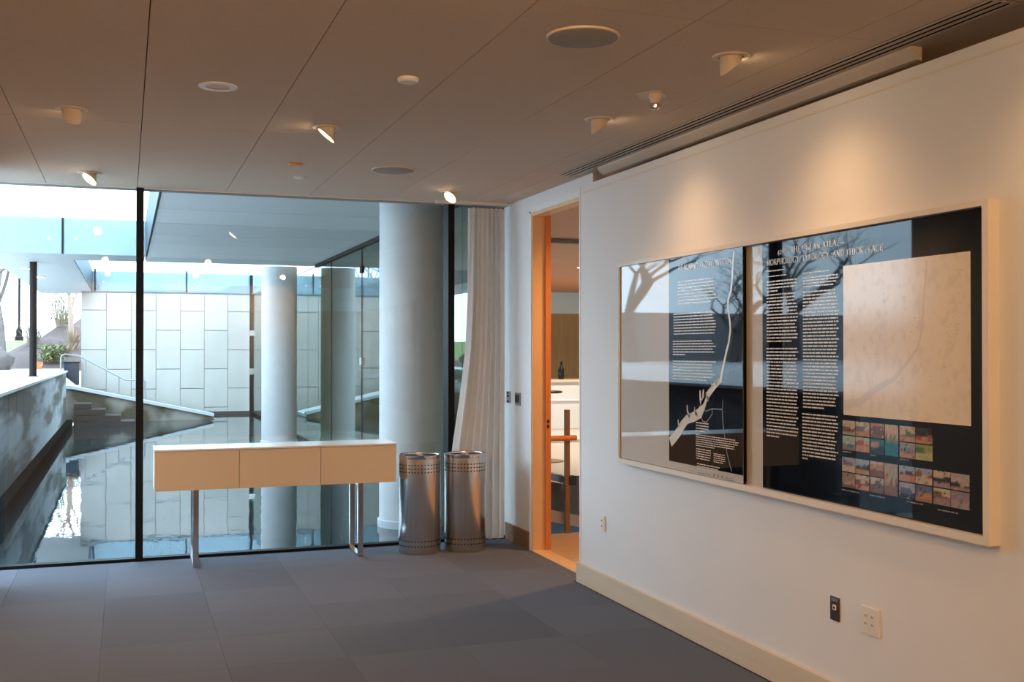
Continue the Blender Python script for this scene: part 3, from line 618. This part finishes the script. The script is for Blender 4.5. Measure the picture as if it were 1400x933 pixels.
t1 = Sheet(x1p, .0008); title(t1, 'LEARNING FROM SWEDEN', 5.355, 4.790, S(974,364.6,x1)[1], .033); t1.build('title_text', 'ink', P1)
t2 = Sheet(x2p, .0008); ya = S(1063,350,x2)[0]; yb = S(1155,334,x2)[0]; title(t2, '4291c: THE URBAN ATLAS\u2014', ya, yb, S(1145,336.0,x2)[1], .027)
ya = S(1048,358,x2)[0]; yb = S(1208,340,x2)[0]; title(t2, 'MORPHOLOGY, TYPOLOGY, AND THICK SPACE', ya, yb, S(1207,342.8,x2)[1], .028); t2.build('title_text', 'ink', P2)
for b in ((1048,1073,371.5,371.5,1),(1048,1076,378.8,378.8,1),(1048.3,1092,386,399,4,.35),(1048.3,1091,404,467,15,.8),(1048,1092,477,595.5,27,.4),(1097.7,1133,374,374,1),(1097.7,1147,380.5,392.5,4,.85),(1097.7,1147,400,556.4,35,.6),(1097,1146,566,626.5,14,.15)):
    b2 = Sheet(x2p, .0006); b2.block(*b); b2.build('text_block', 'ink', P2)['kind'] = 'stuff'
my0, mz1 = S(1153,364,x2); my1, mz0 = S(1328,583,x2)
ms_ = Sheet(x2p, .0010); ms_.rect(my0, my1, mz0, mz1); mp = ms_.build('map_sheet', 'mapsheet', P2)
mr = Sheet(x2p, .0016)
def mxy(cx, cy): return 1145+cx/3.731, 340+cy/3.731
for line in ([(455,60,2.6),(452,150,2.4),(442,240,2.6),(440,330,2.8),(428,430,3),(410,510,3.4),(350,590,4.5),(290,665,6),(200,715,7),(120,780,9),(35,800,11)],): mr.strip([(*mxy(x, y), wd) for x, y, wd in line])
mr.build('river_print', 'mapriver', mp)
sp = Sheet(x2p, .0020); r2 = random.Random(3)
for (cx, cy, sx_, sy_, n) in ((240,250,25,60,22),(340,260,25,60,22),(385,400,8,50,18),(270,630,40,25,18),(190,420,40,90,26),(600,400,40,60,26),(620,90,30,20,8),(560,260,40,40,14),(320,820,20,20,8),(480,620,60,60,16),(250,500,40,30,12),(150,600,30,60,12)):
    for k in range(n):
        x, y = mxy(min(665, max(45, cx+r2.gauss(0, sx_))), min(830, max(110, cy+r2.gauss(0, sy_)))); yy, zz = S(x, y, x2); s = r2.uniform(.0012, .0034); sp.rect(yy, yy-s*r2.uniform(.6, 1.8), zz, zz+s)
sp.build('building_specks', mat('speck_ink', (.38,.32,.26), .2), mp)['kind'] = 'stuff'
# little photographs
def photo(xa, xb, z0, z1, pal, seed):
    ya, _ = S(xa, 620, x2); yb, _ = S(xb, 620, x2); rr = random.Random(seed); nxp, nyp = 9, 8; mb = MB(); cols = []
    sky, mid, gnd, acc = pal; hz = rr.uniform(.35, .6); blobs = [(rr.random(), hz+rr.uniform(-.05, .25), rr.uniform(.08, .25)) for _ in range(5)]
    for j in range(nyp+1):
        for i in range(nxp+1):
            u, v = i/nxp, j/nyp; c = sky if v > hz else gnd
            for bx, by, br in blobs:
                if abs(u-bx) < br and hz-.15 < v < by: c = mid
            if rr.random() < .05: c = acc
            cols.append([max(0, q*(1+rr.uniform(-.25, .2))*.68) for q in c]); mb.v.append((x2-.0010, ya+(yb-ya)*u, z0+(z1-z0)*v))
    for j in range(nyp):
        for i in range(nxp): k = j*(nxp+1)+i; mb.f.append((k, k+1, k+nxp+2, k+nxp+1))
    ob = mb.build('photo_print', 'photo', P2); at = ob.data.color_attributes.new('Col', 'FLOAT_COLOR', 'POINT')
    for k, c in enumerate(cols): at.data[k].color = (*c, 1)
cr, br_, pk, gn, tl, sk, pu, dk, rd = (.66,.55,.40), (.24,.13,.09), (.60,.30,.18), (.12,.20,.07), (.02,.24,.34), (.42,.46,.60), (.34,.26,.32), (.03,.03,.035), (.50,.10,.06)
zA, zB, zC, zD, zE, zF, zG, zH = 1.297, 1.236, 1.231, 1.170, 1.138, 1.076, 1.071, 1.008
cells = [(1152.3,1169.4,zB,zA,(cr,br_,(.5,.42,.36),dk)),(1170,1189,zB,zA,(cr,(.22,.17,.2),pk,br_)),(1152.3,1169.4,zD,zC,((.45,.55,.5),tl,(.40,.25,.2),tl)),(1170,1189,zD,zC,((.5,.55,.38),rd,pk,rd)),
 (1190.4,1209.3,zB,zA,(pk,(.25,.12,.15),br_,cr)),(1190.4,1209.3,zD,zC,((.04,.2,.3),pk,dk,tl)),(1210.2,1228.4,zD,zA,(cr,(.4,.3,.12),tl,gn)),
 (1230.2,1251.4,zB,zA,(cr,gn,pk,br_)),(1252,1275.3,zB,zA,(dk,rd,pk,tl)),(1230.2,1251.4,zD,zC,((.4,.36,.34),(.3,.26,.28),pk,dk)),(1252,1275.3,zD,zC,((.35,.38,.15),gn,(.55,.55,.25),gn)),
 (1151.6,1169,zF,zE,(sk,(.24,.15,.2),cr,br_)),(1169.6,1188.4,zF,zE,(sk,dk,pk,dk)),(1151.6,1169,zH,zG,((.4,.3,.2),(.55,.42,.28),br_,dk)),(1169.6,1188.4,zH,zG,(cr,br_,pk,dk)),
 (1189.6,1208.4,zF,zE,(cr,pk,br_,rd)),(1189.6,1208.4,zH,zG,(cr,(.14,.13,.13),br_,dk)),(1209.2,1227.4,zH,zE,((.5,.45,.33),pk,(.25,.15,.11),br_)),
 (1229.4,1251,zF,zE,(sk,dk,pk,br_)),(1251.6,1274.6,zF,zE,(sk,br_,cr,gn)),(1229.4,1251,zH,zG,((.4,.4,.5),(.12,.11,.2),dk,cr)),(1251.6,1274.6,zH,zG,((.15,.17,.35),pk,(.4,.2,.12),dk)),
 (1276.4,1299.6,zF,zE,(cr,dk,(.42,.3,.32),dk)),(1300.2,1325.6,zF,zE,((.5,.42,.42),dk,(.42,.28,.26),cr)),(1276.4,1299.6,zH,zG,(cr,br_,(.36,.24,.26),dk)),(1300.2,1325.6,zH,zG,(pu,pu,(.42,.34,.32),br_))]
for k, (xa, xb, z0, z1, pal) in enumerate(cells): photo(xa, xb, z0, z1, pal, 100+k)
for (xa, xb, yt) in ((1152,1164,617.5),(1190,1198,622.5),(1230,1243,628),(1151,1175,669.5),(1189,1210,677),(1240,1262,686),(1282,1310,697)):
    cap = Sheet(x2p, .0006); cap.block(xa, xb, yt, yt, 1); cap.build('caption_text', 'grey_ink', P2)['kind'] = 'stuff'

# ------------------------------------------------------------------ wall plates
def plate(name, label, cat, xp, ya, yb, z0, z1, m, th=.006, group=None):
    t = thing(name, (xp, (ya+yb)/2, z0), label, cat, group); box(xp-th, xp, min(ya, yb), max(ya, yb), z0, z1).build('cover_plate', m, t, bevel=.0015); return t
o = plate('wall_outlet', 'white double power outlet low on the wall under the navy poster', 'outlet', PX, 3.705, 3.822, .400, .516, 'plate', .008)
for yy in (3.742, 3.785):
    f = box(PX-.011, PX-.008, yy-.015, yy+.015, .425, .491).build('socket_face', 'plate', o)
    for zz in (.441, .474): box(PX-.0118, PX-.011, yy-.006, yy-.003, zz, zz+.009).build('slot', 'dark_ink', f); box(PX-.0118, PX-.011, yy+.004, yy+.007, zz, zz+.009).build('slot', 'dark_ink', f)
o = plate('data_outlet', 'dark bronze data outlet plate beside the white power outlet', 'outlet', PX, 3.972, 4.036, .404, .510, 'plate_dark')
box(PX-.009, PX-.006, 3.992, 4.014, .452, .474).build('jack', 'plate', o); box(PX-.0098, PX-.009, 3.998, 4.008, .457, .467).build('jack_hole', 'dark', o); box(PX-.0068, PX-.006, 3.984, 4.024, .490, .502).build('label_strip', 'grey_ink', o)
o = plate('wall_outlet', 'slim white outlet low on the wall near the doorway corner', 'outlet', PX, 6.425, 6.50, .412, .515, 'plate', .010)
f = box(PX-.013, PX-.010, 6.445, 6.48, .43, .497).build('socket_face', 'plate', o)
for zz in (.44, .475): box(PX-.0138, PX-.013, 6.455, 6.470, zz, zz+.012).build('slot', 'grey_ink', f)
o = plate('wall_switch', 'dark wall control with black keypad beside the doorway', 'switch', DX, 8.30, 8.42, 1.145, 1.250, 'plate_grey', .010); box(DX-.014, DX-.010, 8.32, 8.405, 1.170, 1.232).build('keypad', 'bottle', o)
o = plate('wall_switch', 'small steel switch plate half hidden by the sheer curtain', 'switch', DX, 8.555, 8.64, 1.155, 1.255, 'plate_grey', .008)
for zz in (1.17, 1.215, 1.24): box(DX-.014, DX-.008, 8.58, 8.61, zz-.008, zz+.008).build('rocker', 'bottle', o)

# ------------------------------------------------------------------ ceiling fixtures
def downlight(x, y, aim, label, power=SPOT_W, tilt=40, size=125, lens=True):
    t = thing('downlight', (x, y, CZ), label, 'light', 'adjustable downlights in the ceiling')
    MB().lathe([(.052, -.001), (.054, -.007), (.076, -.007), (.079, 0), (.052, 0)], (x, y, CZ), 36, cap=False).build('trim_ring', 'fixture', t, smooth=True)
    MB().lathe([(.0525, -.0005), (.0525, -.0012)], (x, y, CZ), 30).build('recess', 'dark', t)
    ax, ay = aim; l = math.hypot(ax, ay); ax, ay = ax/l, ay/l; d = Vector((ax*math.sin(R(tilt)), ay*math.sin(R(tilt)), -math.cos(R(tilt))))
    # eyeball: slanted scoop, its mouth cut steeply towards the aim side
    sc = MB(); n = 28; c0 = Vector((x, y, CZ-.002)); rad = .048; top = []; bot = []
    for k in range(n):
        a_ = 2*math.pi*k/n; e = Vector((math.cos(a_), math.sin(a_), 0))*rad; s = (e.x*ax+e.y*ay)/rad
        top.append(c0+e); bot.append(c0+e*.93+Vector((0, 0, -.010-.075*(.5-.5*s))))
    b0 = len(sc.v); sc.v += [tuple(p) for p in top+bot]
    for k in range(n): k2 = (k+1) % n; sc.f.append((k, k2, n+k2, n+k))
    sc.build('scoop', 'fixture', t, smooth=True)
    lc = sum(bot, Vector())/n; ln = MB(); ln.poly([lc+(p-lc)*.90+Vector((0,0,.004)) for p in bot]); ln.build('lens', 'lamp_on', t)
    if power:
        ld = bpy.data.lights.new('downlight_beam', 'SPOT'); ld.energy = power; ld.color = WARM; ld.spot_size = R(size); ld.spot_blend = 1.0; ld.shadow_soft_size = .035
        lo = bpy.data.objects.new('downlight_beam', ld); C.objects.link(lo); lo.parent = t; lo.location = Vector((lc.x-x, lc.y-y, lc.z-CZ-.004+.0)); lo.rotation_euler = d.to_track_quat('-Z', 'Y').to_euler()
    return t
downlight(2.385, 5.253, (1, 0), 'adjustable downlight aimed at the wall above the river poster', power=WALL_W, tilt=29, size=96)
downlight(2.395, 3.94, (1, 0), 'adjustable downlight aimed at the wall above the wide map poster', power=WALL_W, tilt=29, size=96)
downlight(1.043, 5.954, (-1, .12), 'adjustable downlight shining sideways over the middle of the carpet')
downlight(-.265, 5.944, (-.3, .9), 'adjustable downlight in the ceiling panel near the first mullion', tilt=25)
downlight(-.243, 8.03, (-1, -.7), 'adjustable downlight close to the glass above the left pane', tilt=30)
downlight(2.375, 8.04, (-1, -.8), 'adjustable downlight close to the glass above the waste bins', tilt=30)
downlight(2.39, 2.63, (1, 0), 'adjustable downlight aimed at the near end of the display wall', power=WALL_W, tilt=29, size=96)
for lb, x, y, aim in (('adjustable downlight over the open carpet aimed at the console', 1.04, 2.4, (.05, 1)), ('adjustable downlight beside the plain side wall aimed at the glass', -.26, 2.4, (.25, 1)), ('rear adjustable downlight facing along the gallery', 1.04, -.2, (0, 1)), ('rear adjustable downlight beside the plain side wall', -.26, -.2, (.2, 1)), ('rear adjustable downlight near the display wall', 2.39, -.2, (-.1, 1))):
    downlight(x, y, aim, lb, tilt=48, size=140, power=SPOT_W*1.9)
for lb, x in (('unseen washer added for bounce light beside the plain side wall', -.26), ('unseen washer added for bounce light in the middle of the gallery end', 1.04), ('unseen washer added for bounce light beside the display wall end', 2.39)): downlight(x, -2.7, (0, -1), lb, tilt=50, size=140, power=120)  # unseen washers added to bounce warm light off the end wall into the room
def disc(name, x, y, r, label, cat, m, ring=None, drop=.012, recess=False, group=None):
    t = thing(name, (x, y, CZ), label, cat, group)
    if recess:
        MB().lathe([(r*.62, -.001), (r*.66, -.006), (r, -.005), (r*1.02, 0)], (x, y, CZ), 40, cap=False).build('trim_ring', ring, t, smooth=True); MB().lathe([(r*.63, -.001), (r*.3, -.0025), (r*.1, -.003)], (x, y, CZ), 40).build('reflector', m, t, smooth=True)
    else:
        MB().lathe([(r*1.06, 0), (r*1.05, -drop*.6), (r, -drop*.7)], (x, y, CZ), 40, cap=False).build('rim', ring or m, t, smooth=True); MB().lathe([(r, -drop*.7), (r*.9, -drop), (.005, -drop*1.05)], (x, y, CZ), 40).build('face', m, t, smooth=True)
    return t
disc('ceiling_speaker', 1.695, 3.889, .138, 'large round grey ceiling speaker grille near the slot diffuser', 'speaker', 'grille', 'fixture'); disc('ceiling_speaker', 1.723, 7.196, .142, 'round grey ceiling speaker grille farther back near the glass', 'speaker', 'grille', 'fixture')
disc('recessed_light', .403, 5.202, .088, 'unlit recessed ceiling light with white trim ring', 'light', 'amber', 'fixture_white', recess=True)
disc('smoke_detector', 1.206, 4.755, .046, 'small white disc detector in the middle of the ceiling', 'detector', 'fixture_white', drop=.02)
disc('sprinkler_cover', 1.056, 7.19, .045, 'small amber sprinkler cover disc on the ceiling', 'sprinkler', 'amber', drop=.016); disc('smoke_detector', 1.166, 7.725, .042, 'small pale disc on the ceiling close to the glass', 'detector', 'fixture_white', drop=.012)
es = thing('emergency_light', (2.39, 4.66, CZ), 'square ceiling plate with a small clear lamp head', 'light')
pl = [(2.39, 4.56), (2.475, 4.66), (2.39, 4.76), (2.305, 4.66)]; MB().prism([(x, y, CZ-.006) for x, y in pl], (0, 0, .006)).build('plate', 'fixture', es, bevel=.002)
MB().lathe([(.030, 0), (.030, -.018), (.022, -.030), (.018, -.045)], (2.39, 4.62, CZ-.006), 20).build('neck', 'fixture', es, smooth=True); MB().lathe([(.018, -.045), (.026, -.055), (.024, -.070), (.010, -.078)], (2.39, 4.62, CZ-.006), 20).build('lamp_head', 'chrome', es, smooth=True)
sd = thing('slot_diffuser', (2.93, 5.0, CZ), 'long linear slot air diffuser along the display wall', 'diffuser')
box(2.866, 2.992, 2.985, 7.06, CZ+.004, CZ+.0135).build('plenum', 'dark', sd)
for x, bw in ((2.866, .013), (2.899, .018), (2.937, .018), (2.975, .017)): box(x, x+bw, 2.985, 7.06, CZ-.002, CZ+.001).build('blade', 'fixture', sd)
for y in (2.985, 7.05): box(2.866, 2.993, y, y+.01, CZ-.003, CZ+.009).build('end_bar', 'fixture', sd)
tr = thing('shade_pocket', (3.1, 5.1, CZ-.07), 'boxed pale cove housing hung below the ceiling beside the slot diffuser', 'housing')
MB().prism([(3.0, 3.562, CZ), (3.0, 3.562, CZ-.012), (3.035, 3.562, CZ-.050), (3.055, 3.562, CZ-.054), (3.055, 3.562, CZ)], (0, 3.08, 0)).build('body', 'fixture', tr); MB().prism([(3.0, 3.555, CZ), (3.0, 3.555, CZ-.014), (3.035, 3.555, CZ-.053), (3.055, 3.555, CZ-.057), (3.055, 3.555, CZ)], (0, .006, 0)).build('end_cap', 'fixture', tr)

# ------------------------------------------------------------------ lobby seen through the doorway
lx1 = 11.0
struct(box(DX+.09, lx1, 6.2, 8.72, -.2, -.0).build('floor_lobby', 'wood_floor'), 'warm wooden lobby floor beyond the doorway')
struct(box(4.6, lx1, 8.72, 22, -.2, -.004).build('floor_lobby_far', 'pale_floor'), 'pale lobby floor beyond the stair'); struct(box(DX+.06, 4.6, 10.6, 22, -.2, -.004).build('floor_lobby_side', 'pale_floor'), 'pale lobby floor along the pavilion glass')
struct(box(DX+.09, 4.6, 8.72, 10.6, -1.4, -1.2).build('floor_stairwell', 'void'), 'dark bottom of the stairwell')
lc = struct(box(DX+.06, lx1, 6.0, 22.2, CZ+.02, 3.66).build('ceiling_lobby', 'wood_ceiling'), 'orange wooden lobby ceiling with a dark lighting track'); box(4.3, 10.9, 11.2, 11.32, CZ-.03, CZ+.02).build('lighting_track', 'stringer', lc); box(4.3, 10.9, 11.32, 11.36, CZ-.02, CZ+.02).build('lighting_track', 'void', lc)
lw = struct(box(DX+.03, lx1, 21.6, 21.8, -.2, 2.40).build('wall_lobby', 'wood_wall'), 'wood panelled end wall of the lobby'); 
struct(box(DX+.03, lx1, 21.56, 21.8, 2.40, CZ+.02).build('trim_1', 'bluewhite'), 'pale blue white band above the wood panelling')
struct(box(lx1, lx1+.2, 6.0, 22, -.2, 3.6).build('wall_lobby_right', 'white_paint'), 'white side wall of the lobby'); struct(box(DX+.3, lx1, 5.9, 6.1, -.2, 3.6).build('wall_lobby_near', 'white_paint'), 'white near wall of the lobby')
ctr = thing('lobby_counter', (8.6, 20.6, 0), 'white lobby counter with pale top before the wood panelling', 'counter'); box(6.4, 10.6, 20.3, 21.0, 0, .96).build('body', 'white_paint', ctr); box(6.35, 10.65, 20.22, 21.05, .96, 1.01).build('worktop', 'cream', ctr)
ld_ = thing('lobby_bench', (7.5, 17.8, 0), 'long low white bench in the lobby', 'bench'); box(6.5, 9.5, 17.5, 17.95, .66, .72).build('seat', 'white_paint', ld_); 
for x in (6.52, 9.4): box(x, x+.08, 17.52, 17.93, 0, .66).build('leg', 'white_paint', ld_)
bt = thing('bottle', (8.42, 20.45, 1.01), 'black bottle standing on the lobby counter', 'bottle'); MB().lathe([(.055, 0), (.06, .02), (.06, .20), (.025, .27), (.022, .33)], (8.42, 20.45, 1.01), 18).build('body', 'bottle', bt, smooth=True); MB().lathe([(.027, .33), (.027, .36)], (8.42, 20.45, 1.01), 14).build('cap', 'bottle', bt)
tb = thing('pedestal_table', (5.72, 14.5, 0), 'tall dark round pedestal table in the lobby', 'table')
MB().lathe([(.27, 0), (.27, .012), (.05, .03)], (5.72, 14.5, -.004), 32).build('base', 'post', tb); MB().lathe([(.032, .03), (.032, .99)], (5.72, 14.5, 0), 16).build('column', 'bottle', tb); MB().lathe([(.24, .985), (.25, .99), (.25, 1.01), (.24, 1.015)], (5.72, 14.5, 0), 36).build('top', 'bottle', tb)
gd = thing('stair_guard', (3.7, 8.74, 0), 'stair balustrade with bronze post, orange handrail and blue edged panel', 'balustrade')
box(3.625, 3.665, 8.70, 8.74, -.3, 1.08).build('post', 'post', gd); MB().tube([(3.20, 8.69, .835), (3.72, 8.69, .835)], .024, 14).build('handrail', 'rail_wood', gd, smooth=True)
MB().prism([(3.20, 8.80, .60), (3.64, 8.80, .49), (3.64, 8.80, .43), (3.20, 8.80, .535)], (0, .04, 0)).build('blue_edge', 'blue', gd)
MB().prism([(3.20, 8.795, .61), (3.64, 8.795, .50), (3.64, 8.795, .49), (3.20, 8.795, .60)], (0, .05, 0)).build('edge_strip', 'white_paint', gd); MB().prism([(3.20, 8.795, .53), (3.64, 8.795, .43), (3.64, 8.795, .42), (3.20, 8.795, .52)], (0, .05, 0)).build('edge_strip', 'white_paint', gd)
box(3.655, 3.72, 8.69, 8.76, .42, .50).build('clamp', 'bottle', gd)
MB().prism([(3.20, 8.78, .28), (3.80, 8.78, .13), (3.80, 8.78, .03), (3.20, 8.78, .17)], (0, .04, 0)).build('stringer', 'stringer', gd); box(3.16, 4.6, 8.86, 8.875, -.5, .48).build('infill_panel', 'void', gd)
def lobby_lamp(x, y, lab, wts, col=(1.0, .50, .20)):
    t = thing('lobby_downlight', (x, y, CZ+.02), lab, 'light', 'lobby ceiling downlights'); MB().lathe([(.05, -.001), (.07, -.006), (.075, 0)], (x, y, CZ+.02), 24, cap=False).build('trim_ring', 'fixture', t); MB().lathe([(.05, -.002), (.05, -.004)], (x, y, CZ+.02), 24).build('lens', 'lamp_on', t)
    l = bpy.data.lights.new('lobby_beam', 'SPOT'); l.energy = wts; l.color = col; l.spot_size = R(150); l.spot_blend = .8; l.shadow_soft_size = .05; o = bpy.data.objects.new('lobby_beam', l); C.objects.link(o); o.parent = t; o.location = (0, 0, -.02)
lobby_lamp(3.9, 7.3, 'lobby downlight just inside the doorway', 90); lobby_lamp(6.2, 11.0, 'lobby downlight over the stairwell', 90); lobby_lamp(8.2, 18.2, 'lobby downlight over the counter', 300, (1, .86, .7)); lobby_lamp(6.5, 15.0, 'lobby downlight over the tall pedestal table', 160, (1, .82, .62))
